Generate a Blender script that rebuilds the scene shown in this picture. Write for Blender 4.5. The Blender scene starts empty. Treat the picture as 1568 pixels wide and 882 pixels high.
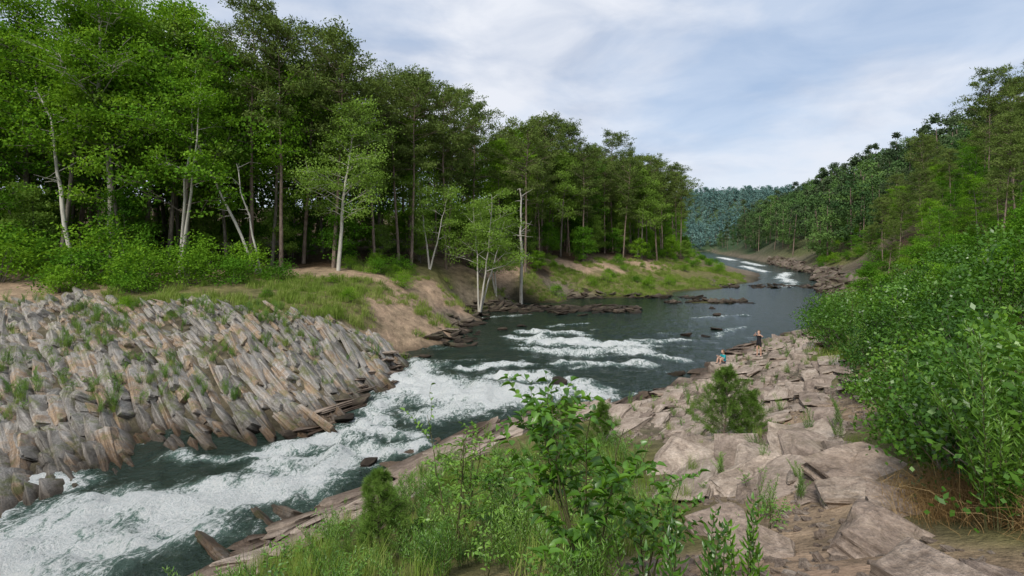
import bpy, math, random, bmesh
import numpy as np
from mathutils import Vector, Matrix, Euler, noise as mnoise
R=np.random.default_rng(7); random.seed(7)
S=bpy.context.scene
# ------------------------------------------------------------------ utils
def link(o): S.collection.objects.link(o); return o
def norm(v): 
    v=np.asarray(v,float); return v/(np.linalg.norm(v,axis=-1,keepdims=True)+1e-9)
def hsh(ix,iy,s):
    h=(ix.astype(np.int64)*374761393+iy.astype(np.int64)*668265263+s*974711)&0x7fffffff
    h=((h^(h>>13))*1274126177)&0x7fffffff
    return ((h^(h>>16))&0xffff)/65535.0
def vnoise(x,y,s=0):
    ix=np.floor(x);iy=np.floor(y);fx=x-ix;fy=y-iy
    fx=fx*fx*(3-2*fx);fy=fy*fy*(3-2*fy)
    a=hsh(ix,iy,s);b=hsh(ix+1,iy,s);c=hsh(ix,iy+1,s);d=hsh(ix+1,iy+1,s)
    return (a*(1-fx)+b*fx)*(1-fy)+(c*(1-fx)+d*fx)*fy
def fbm(x,y,o=4,s=0):
    t=0;a=.5
    for i in range(o):
        t=t+a*vnoise(x,y,s+i);x=x*2.03+3.1;y=y*2.03+1.7;a*=.5
    return t-.5*(1-.5**o)
def mesh_np(name,V,F,mats=(),mi=None,attr=None,smooth=False):
    V=np.asarray(V,np.float32);F=np.asarray(F,np.int32)
    me=bpy.data.meshes.new(name);n=len(F);k=F.shape[1]
    me.vertices.add(len(V));me.vertices.foreach_set('co',V.ravel())
    me.loops.add(n*k);me.loops.foreach_set('vertex_index',F.ravel())
    me.polygons.add(n);me.polygons.foreach_set('loop_start',np.arange(0,n*k,k,dtype=np.int32))
    for m in mats: me.materials.append(m)
    if mi is not None: me.polygons.foreach_set('material_index',np.asarray(mi,np.int32))
    if smooth is not False:
        sm=np.ones(n,bool) if smooth is True else smooth
        me.polygons.foreach_set('use_smooth',sm)
    if attr is not None:
        a=me.attributes.new('v','FLOAT','FACE');a.data.foreach_set('value',np.asarray(attr,np.float32))
    me.update(calc_edges=True);me.validate()
    return me
class B:
    def __init__(s): s.V=[];s.F=[];s.M=[];s.A=[];s.SM=[];s.n=0
    def add(s,V,F,m,a,sm=False):
        V=np.asarray(V);F=np.asarray(F)
        s.V.append(V);s.F.append(F+s.n);s.n+=len(V)
        s.M.append(np.full(len(F),m));s.A.append(np.broadcast_to(a,(len(F),)));s.SM.append(np.full(len(F),sm))
    def tube(s,P,r,sides=6,m=0,a=.5):
        P=np.asarray(P,float);r=np.asarray(r,float);n=len(P)
        T=norm(np.gradient(P,axis=0))
        up=np.where(np.abs(T[:,2:3])>.9,[[1,0,0]],[[0,0,1]])
        U=norm(np.cross(T,up));W=np.cross(T,U)
        th=np.linspace(0,2*np.pi,sides,endpoint=False)
        V=(P[:,None]+r[:,None,None]*(np.cos(th)[None,:,None]*U[:,None]+np.sin(th)[None,:,None]*W[:,None])).reshape(-1,3)
        i=np.arange(n-1)[:,None]*sides;j=np.arange(sides)[None];k=(j+1)%sides
        F=np.stack([i+j,i+k,i+k+sides,i+j+sides],-1).reshape(-1,4)
        s.add(V,F,m,a,True)
    def quads(s,C,D,Nn,L,W,m=1,a=None):
        D=norm(D);Sd=norm(np.cross(D,Nn))
        L=np.broadcast_to(L,(len(C),))[:,None];W=np.broadcast_to(W,(len(C),))[:,None]
        V=np.stack([C-D*L/2,C+Sd*W/2,C+D*L/2,C-Sd*W/2],1).reshape(-1,3)
        F=np.arange(len(C)*4).reshape(-1,4)
        s.add(V,F,m,R.random(len(C)) if a is None else a)
    def leaves(s,P,D,Nn,L,W,m=1,a=None,droop=.25,fold=.12):
        n=len(P);D=norm(D);Sd=norm(np.cross(D,Nn));N2=np.cross(Sd,D)
        L=np.broadcast_to(L,(n,))[:,None];W=np.broadcast_to(W,(n,))[:,None]/2
        def pt(t,w,f): return P+D*L*t+Sd*W*w+N2*(W*f*abs(w)*2-L*droop*t*t)
        V=np.stack([pt(0,0,0),pt(.3,.95,fold*4),pt(.7,.75,fold*4),pt(1,0,0),pt(.7,-.75,fold*4),pt(.3,-.95,fold*4),pt(.33,0,0),pt(.68,0,0)],1).reshape(-1,3)
        q=np.array([[0,1,6,5],[6,1,2,7],[5,6,7,4],[7,2,3,4]])
        F=(np.arange(n)[:,None,None]*8+q[None]).reshape(-1,4)
        a=R.random(n) if a is None else np.broadcast_to(a,(n,))
        s.add(V,F,m,np.repeat(a,4),True)
    def mesh(s,name,mats):
        return mesh_np(name,np.concatenate(s.V),np.concatenate(s.F),mats,np.concatenate(s.M),np.concatenate(s.A),np.concatenate(s.SM))
def rdir(n): return norm(R.normal(size=(n,3)))
# ------------------------------------------------------------------ materials
class NT:
    def __init__(s,name):
        s.m=bpy.data.materials.new(name);s.m.use_nodes=True;s.t=s.m.node_tree
        s.t.nodes.clear();s.o=s.n('ShaderNodeOutputMaterial')
    def n(s,ty,**k):
        nd=s.t.nodes.new(ty)
        for a,b in k.items(): setattr(nd,a,b)
        return nd
    def l(s,a,b): s.t.links.new(a,b)
    def ramp(s,fac,stops,interp='LINEAR'):
        r=s.n('ShaderNodeValToRGB');e=r.color_ramp.elements;r.color_ramp.interpolation=interp
        while len(e)<len(stops): e.new(.5)
        for i,(p,c) in enumerate(stops):
            e[i].position=p;e[i].color=(*c,1) if not isinstance(c,(int,float)) else (c,c,c,1)
        s.l(fac,r.inputs[0]);return r.outputs[0]
    def noise(s,scale,det=4,vec=None,rough=.55,dist=0):
        n=s.n('ShaderNodeTexNoise');n.inputs['Scale'].default_value=scale;n.inputs['Detail'].default_value=det
        n.inputs['Roughness'].default_value=rough;n.inputs['Distortion'].default_value=dist
        if vec is not None:s.l(vec,n.inputs['Vector'])
        return n.outputs[0]
    def math(s,op,a,b=0,clamp=False):
        n=s.n('ShaderNodeMath',operation=op);n.use_clamp=clamp
        for i,x in enumerate((a,b)):
            if isinstance(x,(int,float)): n.inputs[i].default_value=x
            else: s.l(x,n.inputs[i])
        return n.outputs[0]
    def mix(s,f,a,b,blend='MIX'):
        n=s.n('ShaderNodeMix',data_type='RGBA',blend_type=blend)
        for i,x in ((0,f),(6,a),(7,b)):
            if isinstance(x,(int,float)): n.inputs[i].default_value=x
            elif isinstance(x,tuple): n.inputs[i].default_value=(*x,1)
            else: s.l(x,n.inputs[i])
        return n.outputs[2]
    def mapping(s,vec,scale=(1,1,1),rot=(0,0,0)):
        n=s.n('ShaderNodeMapping');n.inputs['Scale'].default_value=scale;n.inputs['Rotation'].default_value=rot
        s.l(vec,n.inputs[0]);return n.outputs[0]
    def bump(s,h,st,d=.1):
        n=s.n('ShaderNodeBump');n.inputs['Strength'].default_value=st if isinstance(st,(int,float)) else 1
        if not isinstance(st,(int,float)): s.l(st,n.inputs['Strength'])
        n.inputs['Distance'].default_value=d;s.l(h,n.inputs['Height']);return n.outputs[0]
    def pr(s,col,rough=.8,nrm=None,spec=.3):
        p=s.n('ShaderNodeBsdfPrincipled')
        if isinstance(col,tuple): p.inputs['Base Color'].default_value=(*col,1)
        else: s.l(col,p.inputs['Base Color'])
        if isinstance(rough,(int,float)): p.inputs['Roughness'].default_value=rough
        else: s.l(rough,p.inputs['Roughness'])
        p.inputs['Specular IOR Level'].default_value=spec
        if nrm is not None:s.l(nrm,p.inputs['Normal'])
        return p
    def out(s,sh): s.l(sh,s.o.inputs[0]);return s.m
def leaf_mat(name,c0,c1,c2,trans=.3,clump=.5,gloss=0):
    m=NT(name);at=m.n('ShaderNodeAttribute',attribute_name='v').outputs['Fac']
    g=m.n('ShaderNodeNewGeometry').outputs['Position'];oi=m.n('ShaderNodeObjectInfo').outputs['Random']
    nz=m.noise(clump,1,g)
    f=m.math('ADD',m.math('MULTIPLY',at,.45),m.math('ADD',m.math('MULTIPLY',oi,.42),m.math('MULTIPLY',m.math('SUBTRACT',nz,.4),1.3)))
    col=m.ramp(m.math('MULTIPLY',f,.85),[(0.05,c0),(.5,c1),(.95,c2)])
    d=m.n('ShaderNodeBsdfDiffuse');m.l(col,d.inputs[0])
    tr=m.n('ShaderNodeBsdfTranslucent');m.l(m.mix(1.0,col,(1.3,1.25,.5),'MULTIPLY'),tr.inputs[0])
    mx=m.n('ShaderNodeMixShader');mx.inputs[0].default_value=trans;m.l(d.outputs[0],mx.inputs[1]);m.l(tr.outputs[0],mx.inputs[2])
    if not gloss: return m.out(mx.outputs[0])
    gl=m.n('ShaderNodeBsdfGlossy');gl.inputs['Roughness'].default_value=.38;m2=m.n('ShaderNodeMixShader');m2.inputs[0].default_value=gloss
    m.l(mx.outputs[0],m2.inputs[1]);m.l(gl.outputs[0],m2.inputs[2]);return m.out(m2.outputs[0])
def bark_mat(name,a,b,sc=6):
    m=NT(name);tc=m.n('ShaderNodeTexCoord').outputs['Object']
    v=m.mapping(tc,(1,1,.25));n=m.noise(sc,4,v,.65)
    return m.out(m.pr(m.ramp(n,[(.3,a),(.7,b)]),.9,m.bump(n,.6,.05),.1).outputs[0])
M_dec=leaf_mat('broadleaf_foliage',(.035,.10,.012),(.10,.235,.022),(.20,.36,.038))
M_lite=leaf_mat('light_green_foliage',(.12,.21,.035),(.21,.34,.06),(.29,.43,.10))
M_pine=leaf_mat('pine_needles',(.06,.095,.026),(.125,.18,.045),(.19,.255,.07),.2)
M_shr=leaf_mat('shrub_foliage',(.055,.145,.012),(.155,.30,.025),(.25,.42,.045),.3,1.2)
M_far=leaf_mat('distant_foliage',(.038,.085,.033),(.08,.145,.05),(.135,.21,.07),.1,.05)
M_far2=leaf_mat('distant_bright_foliage',(.06,.125,.04),(.11,.20,.055),(.17,.27,.075),.1,.05)
M_farp=leaf_mat('distant_pine_foliage',(.035,.06,.032),(.07,.105,.05),(.11,.155,.07),.1,.05)
M_haze=leaf_mat('haze_tinted_hill_foliage',(.09,.17,.16),(.125,.22,.20),(.175,.28,.24),.05,.03)  # aerial haze painted into the leaf colour as a lighter, bluish tone
M_near=leaf_mat('sapling_leaves',(.035,.10,.010),(.10,.235,.02),(.20,.36,.035),.3,2.5,.05)
M_thk=leaf_mat('thicket_leaves',(.018,.06,.008),(.065,.16,.018),(.15,.29,.035),.25,.8,.03)
M_willow=leaf_mat('narrow_leaves',(.06,.15,.02),(.13,.27,.035),(.24,.40,.07),.3,2.0,.04)
M_npine=leaf_mat('young_pine_needles',(.06,.12,.02),(.12,.21,.04),(.20,.31,.07),.2,3)
M_grass=leaf_mat('grass_blades',(.09,.15,.028),(.19,.28,.05),(.35,.37,.14),.25,.4)
M_straw=leaf_mat('dry_straw',(.16,.09,.04),(.28,.18,.08),(.40,.29,.15),.2,1.0)
M_bark=bark_mat('grey_brown_bark',(.07,.06,.05),(.26,.23,.19))
M_pbark=bark_mat('pine_bark',(.10,.07,.055),(.32,.25,.20))
M_wbark=bark_mat('pale_bark',(.30,.28,.24),(.60,.57,.50),3)
M_stem=bark_mat('green_stem',(.06,.07,.03),(.14,.13,.06),20)
# ------------------------------------------------------------------ terrain controls  x,y,z,tag
CP='''
0 0 6.9 g|-5 0 6 g|5 0 6.8 s|0 -10 8 g|-15 -5 4 g|12 0 8 g|20 -10 11 f|0 3 5.9 g|2.9 3.5 6.05 s|-5 10 1.8 g|-2 10 2.6 g|-1 15 1.6 g|-2 6 4.2 g
2 8 3.8 g|3.6 6 4.8 s|5.1 11 3.4 r|7.5 17 2.2 r|12 24 1.5 r|16.4 34 .8 r|9 26.5 .7 r|2 20 1.3 g|3 14 2.5 g|6 13.5 2.9 r|9.5 20 1.9 r|5 21 1.4 r|13 28.5 1.1 r|20 38 1 r|4.6 8 4.2 s|9 16 2.9 s
-7.4 13 0 r|-9 9 0 r|-13 5 0 r|-22 0 0 r|-40 -8 0 r|-6.2 15.9 0 r|-3.7 20.3 0 r|-.7 24 0 r|3.9 26.3 0 r|7.6 27.8 0 r|11 31.3 0 r|17 38.5 0 r|23.3 45 0 r|29 49 0 r|39.5 59 0 r|48.7 74 0 r|56.6 91 0 r|66 108 0 r|81 139 0 r|104 202 0 r|128 290 0 r|158 400 0 g|205 520 0 g|250 650 3 f
-13 12 -1.3 b|-11 17 -1.3 b|-8 20.5 -1.2 b|-5 26 -1.2 b|-3 33 -1.2 b|2 40 -1.2 b|8 48 -1.2 b|15 55 -1.2 b|22 66 -1.2 b|38 76 -1.2 b|6 66 -.1 r|-3 64 .1 r|0 65.5 .0 r|12 66 -.15 r|2 72 -.7 b|15 73 -1 b|26 73 .12 g|31 73.5 .12 g|46 88 -1.2 b|61 112 -1 b|74 139 -1 b|93 202 -1 b|120 290 -1 b|149 400 -1 b|195 520 -1 b|-30 4 -1.5 b|-55 -2 -1.5 b|-25 10 -1.5 b|-90 -8 -1.5 b
8 8 5 g|6 6 5.5 g|8 10 4.7 g|12 14 4.7 g|15 20 4 g|20 28 3.0 g|25 36 2.6 g|30 42 3 g|40 52 3.4 g|50 62 4 g|20 15 7 f|30 20 9 f|40 30 9 f|60 50 13 f|80 70 16 f|100 80 24 f|58 78 3.4 g|75 100 9 f|68 93 4.5 g|90 100 16 f|130 100 33 f|92 140 6 g|100 140 11 f|125 150 21 f|165 150 38 f|118 200 7 g|150 220 24 f|200 230 44 f|140 290 7 f|180 300 27 f|240 320 50 f|175 400 9 f|230 420 30 f|300 450 54 f|230 520 15 f
-30 15 0 r|-50 8 0 r|-80 0 0 r|-21 18.6 0 r|-15.9 17.2 0 r|-16.2 20.3 0 r|-17 23.3 0 r|-14.5 23.5 0 r|-11.3 23.1 0 r|-8.8 23.5 0 r|-8.2 29.2 0 r|-7.9 33.7 0 r|-8.8 39.7 0 s|-5.4 45 0 s|-5.5 52 0 r|-5.2 61.7 0 r|-3 72 0 r|7.8 79 0 r|22 80 0 g|28 89 0 g|38 94 0 g|50 99 0 g|44 102 .5 g|56 108 0 r|68 139 0 r|81 202 0 r|112 290 0 r|140 400 0 g|185 520 0 g
-19 23 1.2 r|-24 24 1.4 r|-22 31 3.7 r|-30 32 3.9 r|-14 31 3.0 r|-11 30 1.6 r|-10 33 2.2 r|-16 27 1.9 r|-20 27 2.4 r|-12 26.5 1.0 r|-30 24 2 r|-40 26 3.2 r|-15 36 4.1 g|-25 36.5 4.6 g|-40 37 5.1 s|-34 36 4.8 s|-12 40 3.6 g|-9.6 44 2.2 s|-11 42 3.0 s|-10.5 48 3.6 s|-14 47 4.7 g|-13 51 5 s|-13 55 5.2 g|-18 50 5.6 s|-23 50 5.8 s|-18 44 4.8 g|-18 46 5.0 g|-26 47 5.6 s|-8 55 3.6 s|-9 61 5 g|-3 67 3.6 g|-5 69 4.8 s|3 76 3.2 g|0 77 4.6 s|9 87 4.0 g|11 91 4.5 s|15 85 1.6 g|18 94 3.8 s|20 91 2.5 g|25 98 2.0 g|30 107 3.8 s|34 105 2 g|42 108 1.2 g|44 118 2.2 g|60 145 2 r|54 148 4 g|72 205 5 g|62 175 3 g|98 290 5 g|130 400 6 g
-60 36 6 g|-60 46 7 f|-40 50 6.2 f|-30 52 6.1 f|-22 55 6.2 f|-15 62 6.2 f|-7 72 6 f|2 84 6 f|10 97 6 f|25 115 6 f|42 148 7 f|60 208 9 f|86 300 10 f|120 410 12 f|-60 70 8 f|-100 60 9 f|-30 100 9 f|0 130 10 f|30 170 12 f|40 250 16 f|70 350 18 f|-100 150 20 f|-200 100 20 f|0 300 24 f|100 450 24 f|-200 400 30 f
170 620 32 f|250 760 70 f|340 720 68 f|420 640 66 f|450 800 74 f|300 950 76 f|80 760 50 f|0 900 70 f|600 1200 85 f|-800 1000 60 f|900 400 90 f|900 0 60 f|300 0 48 f|100 -100 30 f|-200 -200 20 f|-800 0 30 f|0 -400 30 f|1500 1500 90 f|-1500 1500 80 f|1500 -500 60 f|-1500 -500 50 f|0 2000 90 f'''
pts=[];tags=[]
for t in CP.replace('\n','|').split('|'):
    t=t.split()
    if len(t)==4: pts.append([float(a) for a in t[:3]]);tags.append('rsgfb'.index(t[3]))
pts=np.array(pts);tags=np.array(tags);PX=pts[:,:2];n=len(pts)
K=np.linalg.norm(PX[:,None]-PX[None],axis=2)
A=np.zeros((n+3,n+3));A[:n,:n]=K;A[:n,n]=1;A[:n,n+1:]=PX;A[n:,:n]=A[:n,n:].T
sol=np.linalg.solve(A,np.concatenate([pts[:,2],[0,0,0]]))
OH=np.eye(5)[tags]
CL=np.array([(40,80,12),(47,92,9),(61,112,6.2),(74.5,139,6.8),(92,202,11),(120,290,9),(149,400,10),(175,480,10),(250,560,10)],float)
def pdist(x,y,C):
    best=np.full(len(x),1e9)
    for i in range(len(C)-1):
        a,b=C[i],C[i+1];L=(b[0]-a[0])**2+(b[1]-a[1])**2
        t=np.clip(((x-a[0])*(b[0]-a[0])+(y-a[1])*(b[1]-a[1]))/L,0,1)
        d=np.hypot(x-a[0]-t*(b[0]-a[0]),y-a[1]-t*(b[1]-a[1]));h=(a[2]+t*(b[2]-a[2])) if len(a)>2 else 0*t
        best=np.minimum(best,d-h)
    return best
def terrain(x,y,wts=True):
    x=np.asarray(x,float).ravel();y=np.asarray(y,float).ravel();Z=[];Wt=[]
    for i in range(0,len(x),40000):
        q=np.stack([x[i:i+40000],y[i:i+40000]],1)
        D=np.sqrt(((q[:,None]-PX[None])**2).sum(2))
        Z.append(D@sol[:n]+sol[n]+q@sol[n+1:])
        if wts:
            qj=q+np.stack([fbm(q[:,0]/3,q[:,1]/3,3,5),fbm(q[:,0]/3,q[:,1]/3,3,15)],1)*3.0
            D=np.sqrt(((qj[:,None]-PX[None])**2).sum(2));W=1/(D+.3)**6;W=W@OH/W.sum(1,keepdims=True);Wt.append(W)
    Z=np.concatenate(Z)
    e=pdist(x,y,CL)+fbm(x/9,y/9,2,19)*3
    zc=np.clip(e*.22,-1.2,3);wf=np.clip(1-np.maximum(e,0)/14,0,1)*np.clip((y-92)/14,0,1)
    Z=Z*(1-wf)+zc*wf
    Z=Z+fbm(x/2.2,y/2.2,4,3)*.30+fbm(x/25,y/25,3,9)*np.clip(np.hypot(x,y)/60-1,0,6)*.8*np.clip(Z/4-.5,0,1)
    Z=Z+fbm(x/7,y/5,3,29)*1.0*np.clip((y-60)/20,0,1)*np.clip(Z/2,0,1)*np.clip((130-y)/30,0,1)
    if not wts: return Z
    Wt=np.concatenate(Wt)
    far=np.clip((y-110)/30,0,1)*np.clip(1-np.abs(e-1)/4,0,1);Wt=Wt*(1-far[:,None]);Wt[:,0]+=far
    Z=Z+np.abs(fbm(x/.9,y/1.6,3,33))*Wt[:,0]*.5
    return Z,Wt
def sgrid(c,a,lo,hi,N):
    return c+a*np.sinh(np.linspace(np.arcsinh((lo-c)/a),np.arcsinh((hi-c)/a),N))
def grid(xs,ys):
    X,Y=np.meshgrid(xs,ys);i=np.arange(len(ys)-1)[:,None]*len(xs);j=np.arange(len(xs)-1)[None]
    F=np.stack([i+j,i+j+1,i+j+1+len(xs),i+j+len(xs)],-1).reshape(-1,4);return X.ravel(),Y.ravel(),F
X,Y,F=grid(sgrid(0,14,-1600,1600,600),sgrid(12,14,-500,2100,600))
Z,W=terrain(X,Y)
m=NT('ground_soil_rock');ca=m.n('ShaderNodeAttribute',attribute_name='gcol').outputs['Color']
g=m.n('ShaderNodeNewGeometry').outputs['Position'];n1=m.noise(1.3,6,g,.65);n2=m.noise(14,5,g,.7);n3=m.noise(.25,4,g)
c=m.mix(1.0,ca,m.ramp(n1,[(.3,(.5,.5,.47)),(.7,(1.4,1.35,1.3))]),'MULTIPLY')
c=m.mix(1.0,c,m.ramp(n2,[(.3,(.6,.6,.6)),(.7,(1.3,1.3,1.3))]),'MULTIPLY')
c=m.mix(1.0,c,m.ramp(n3,[(.3,(.8,.85,.8)),(.7,(1.15,1.1,1.1))]),'MULTIPLY')
M_ground=m.out(m.pr(c,.95,m.bump(m.math('ADD',n1,m.math('MULTIPLY',n2,.35)),.9,.3),.1).outputs[0])
me=mesh_np('ground',np.stack([X,Y,Z],1),F,[M_ground],smooth=True)
cols=np.array([[.20,.17,.135],[.42,.31,.225],[.17,.165,.07],[.07,.048,.03],[.05,.045,.03]])
C=W@cols
wet=np.clip(1-(Z)/.5,0,1)[:,None]*(Z<.5)[:,None];C=C*(1-.55*wet)
ol=((X<-7)&(Y<36)&(Y>14)&(W[:,0]>.4))[:,None];C=np.where(ol,C*[.72,.75,.68],C)
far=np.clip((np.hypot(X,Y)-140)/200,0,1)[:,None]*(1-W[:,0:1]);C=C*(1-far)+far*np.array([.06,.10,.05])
at=me.attributes.new('gcol','FLOAT_COLOR','POINT');at.data.foreach_set('color',np.concatenate([C,np.ones((len(C),1))],1).astype(np.float32).ravel())
link(bpy.data.objects.new('ground',me))
# ------------------------------------------------------------------ water
segs=[(-19,10,-13,13,2.4,1.1),(-17,10.5,-13,14.5,2,.9),(-13.5,13.9,-13,16.3,1.5,1.05),(-13,16.3,-10.3,16.5,1.6,1.15),(-10.3,16.5,-7.7,18.1,1.5,1.15),(-7.7,18.1,-6.3,19.4,1.2,1),(-6.3,20.2,-3.5,21.6,.8,1.05),
(-12,14,-9,15,1.3,.85),(-20,16.5,-17,17,1.7,1.1),(-17.3,17,-16,15,1.2,1),(-9.5,21,-6.5,23.5,1,1),(-6.5,23.5,-6.8,26,1,.85),(-9,19.6,-5.5,21,.9,.9),(-8,22.5,-4,22.8,.6,.9),(-6.8,26,-6.5,30,1.3,.95),(-13.5,20,-10,20.5,.6,.7),
(-6.4,31,-3.5,29.2,2.6,1.25),(-3.5,29.2,-.5,28.2,2.4,1.3),(-6.4,36,-5,31,1.4,.95),(-1,32.5,2,32.8,1.2,1.15),(2,32.8,4.5,30,1.0,1.1),(4.2,31,5,27.5,1.0,1.05),(-1,26.5,2,28,1.3,.95),(-4,25.5,-2,27.5,1.4,.9),(0,30,3,29,1.1,.9),
(-3,35,.5,36,.7,.9),(2,44.5,6,43,1.8,1.2),(6,43,10,42.2,1.6,1.15),(1,41,5,39.5,1.2,.85),(5,40,10,40,1.2,.8),(1,49,7,47.5,.9,.8),(4,52,8,54,.6,.6),(10,39,12,37,.8,.75),(0,46,3,46.5,.8,1),(-4,58,2,60,.5,.5),(3,36,9,35.5,.8,.75),(11,44,15,45,.8,.7),
(60,110,66,126,1.6,.9),(64,122,78,145,1.8,.9),(74,150,84,185,2,.9),(92,190,104,230,2.4,.8),(20,58,27,60,.4,.6),(108,250,122,300,3,.9),(18,46,24,52,.4,.5),(52,98,60,108,1,.6)]
def foamf(x,y):
    f=np.zeros_like(x);qx=x+fbm(x/1.5,y/1.5,3,71)*2.8;qy=y+fbm(x/1.5,y/1.5,3,77)*2.8
    for a,b,c,d,w,I in segs:
        L=(c-a)**2+(d-b)**2;t=np.clip(((qx-a)*(c-a)+(qy-b)*(d-b))/L,0,1)
        ds=np.hypot(qx-a-t*(c-a),qy-b-t*(d-b));f=np.maximum(f,I*np.exp(-(ds/w)**2))
    return f
X,Y,F=grid(sgrid(-3,16,-160,330,640),sgrid(24,16,-40,620,640))
fo=foamf(X,Y)
turb=np.maximum(np.exp(-np.maximum(0,np.hypot((X+5)*.8,(Y-26))-10)/14),.8*np.exp(-np.maximum(0,np.hypot(X-8,(Y-44)*.8)-6)/9))
fo=np.maximum(fo,np.clip(fbm(X/3.5,Y/1.6,4,63)*2.4-.16,0,.5)*turb)
Zw=turb*.36*fbm(X/1.9+Y*.25,Y/1.4,3,41)+np.minimum(fo,1)*(.14+.9*fbm(X/.7,Y/.7,3,51))
me=mesh_np('river_water',np.stack([X,Y,Zw],1),F,smooth=True)
for nm,val in (('foam',fo),('turb',turb)):
    a=me.attributes.new(nm,'FLOAT','POINT');a.data.foreach_set('value',val.astype(np.float32))
m=NT('river_water');g=m.n('ShaderNodeNewGeometry').outputs['Position']
fa=m.n('ShaderNodeAttribute',attribute_name='foam').outputs['Fac'];tb=m.n('ShaderNodeAttribute',attribute_name='turb').outputs['Fac']
fl=m.mapping(g,(1,.55,1),(0,0,math.radians(-38)))
fn=m.noise(2.6,9,fl,.78,1.2);fn2=m.noise(11,5,g,.75)
fk=m.math('ADD',m.math('MULTIPLY',fa,1.0),m.math('ADD',m.math('MULTIPLY',m.math('SUBTRACT',fn,.5),2.9),m.math('MULTIPLY',m.math('SUBTRACT',fn2,.5),1.2)))
fm=m.ramp(fk,[(.42,0.),(.80,1.)])
fm=m.math('MULTIPLY',fm,m.ramp(fa,[(.04,0.),(.3,1.)]))
w1=m.noise(1.1,5,m.mapping(g,(1,.55,1),(0,0,math.radians(-30))),.6,.4);w2=m.noise(4.5,4,g,.6)
hh=m.math('ADD',w1,m.math('MULTIPLY',w2,.35))
bm_=m.bump(hh,m.math('ADD',m.math('MULTIPLY',tb,.6),.34),.45)
base=m.mix(m.ramp(m.math('ADD',fa,m.math('MULTIPLY',m.math('SUBTRACT',fn,.5),.8)),[(.15,0.),(1.,1.)]),(.015,.027,.020),(.13,.205,.17))
p=m.pr(base,.12,bm_,.5);p.inputs['IOR'].default_value=1.33
d=m.pr(m.ramp(fn2,[(.3,(.64,.70,.69)),(.6,(.90,.91,.89))]),.7,m.bump(m.math('ADD',fn,fn2),.9,.3),.2)
mx=m.n('ShaderNodeMixShader');m.l(fm,mx.inputs[0]);m.l(p.outputs[0],mx.inputs[1]);m.l(d.outputs[0],mx.inputs[2])
me.materials.append(m.out(mx.outputs[0]))
link(bpy.data.objects.new('river_water',me))
# ------------------------------------------------------------------ scatter
def coll_of(name,meshes):
    c=bpy.data.collections.new(name)
    for i,me in enumerate(meshes): c.objects.link(bpy.data.objects.new('%s_kind_%02d'%(name,i),me))
    return c
def scatter(name,P,rot,scl,idx,coll):
    P=np.asarray(P,np.float32);k=len(P);me=bpy.data.meshes.new(name);me.vertices.add(k);me.vertices.foreach_set('co',P.ravel())
    scl=np.asarray(scl,np.float32); scl=np.repeat(scl[:,None],3,1) if scl.ndim==1 else scl
    a=me.attributes.new('rot','FLOAT_VECTOR','POINT');a.data.foreach_set('vector',np.asarray(rot,np.float32).ravel())
    a=me.attributes.new('scl','FLOAT_VECTOR','POINT');a.data.foreach_set('vector',np.ascontiguousarray(scl).ravel())
    a=me.attributes.new('idx','INT','POINT');a.data.foreach_set('value',np.asarray(idx,np.int32))
    ng=bpy.data.node_groups.new(name,'GeometryNodeTree')
    ng.interface.new_socket('Geometry',in_out='INPUT',socket_type='NodeSocketGeometry');ng.interface.new_socket('Geometry',in_out='OUTPUT',socket_type='NodeSocketGeometry')
    N=ng.nodes.new;gi=N('NodeGroupInput');go=N('NodeGroupOutput');ip=N('GeometryNodeInstanceOnPoints');ci=N('GeometryNodeCollectionInfo')
    ci.inputs['Collection'].default_value=coll;ci.inputs['Separate Children'].default_value=True;ci.inputs['Reset Children'].default_value=True
    ip.inputs['Pick Instance'].default_value=True
    def na(nm,ty):
        q=N('GeometryNodeInputNamedAttribute');q.data_type=ty;q.inputs['Name'].default_value=nm
        return [o for o in q.outputs if o.enabled and o.name=='Attribute'][0]
    L=ng.links.new;L(gi.outputs[0],ip.inputs['Points']);L(ci.outputs[0],ip.inputs['Instance'])
    L(na('rot','FLOAT_VECTOR'),ip.inputs['Rotation']);L(na('scl','FLOAT_VECTOR'),ip.inputs['Scale']);L(na('idx','INT'),ip.inputs['Instance Index'])
    L(ip.outputs[0],go.inputs[0])
    o=link(bpy.data.objects.new(name,me));md=o.modifiers.new('scatter','NODES');md.node_group=ng
    return o
def upright(k,tilt=.06): return np.stack([R.normal(size=k)*tilt,R.normal(size=k)*tilt,R.random(k)*6.283],1)
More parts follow.
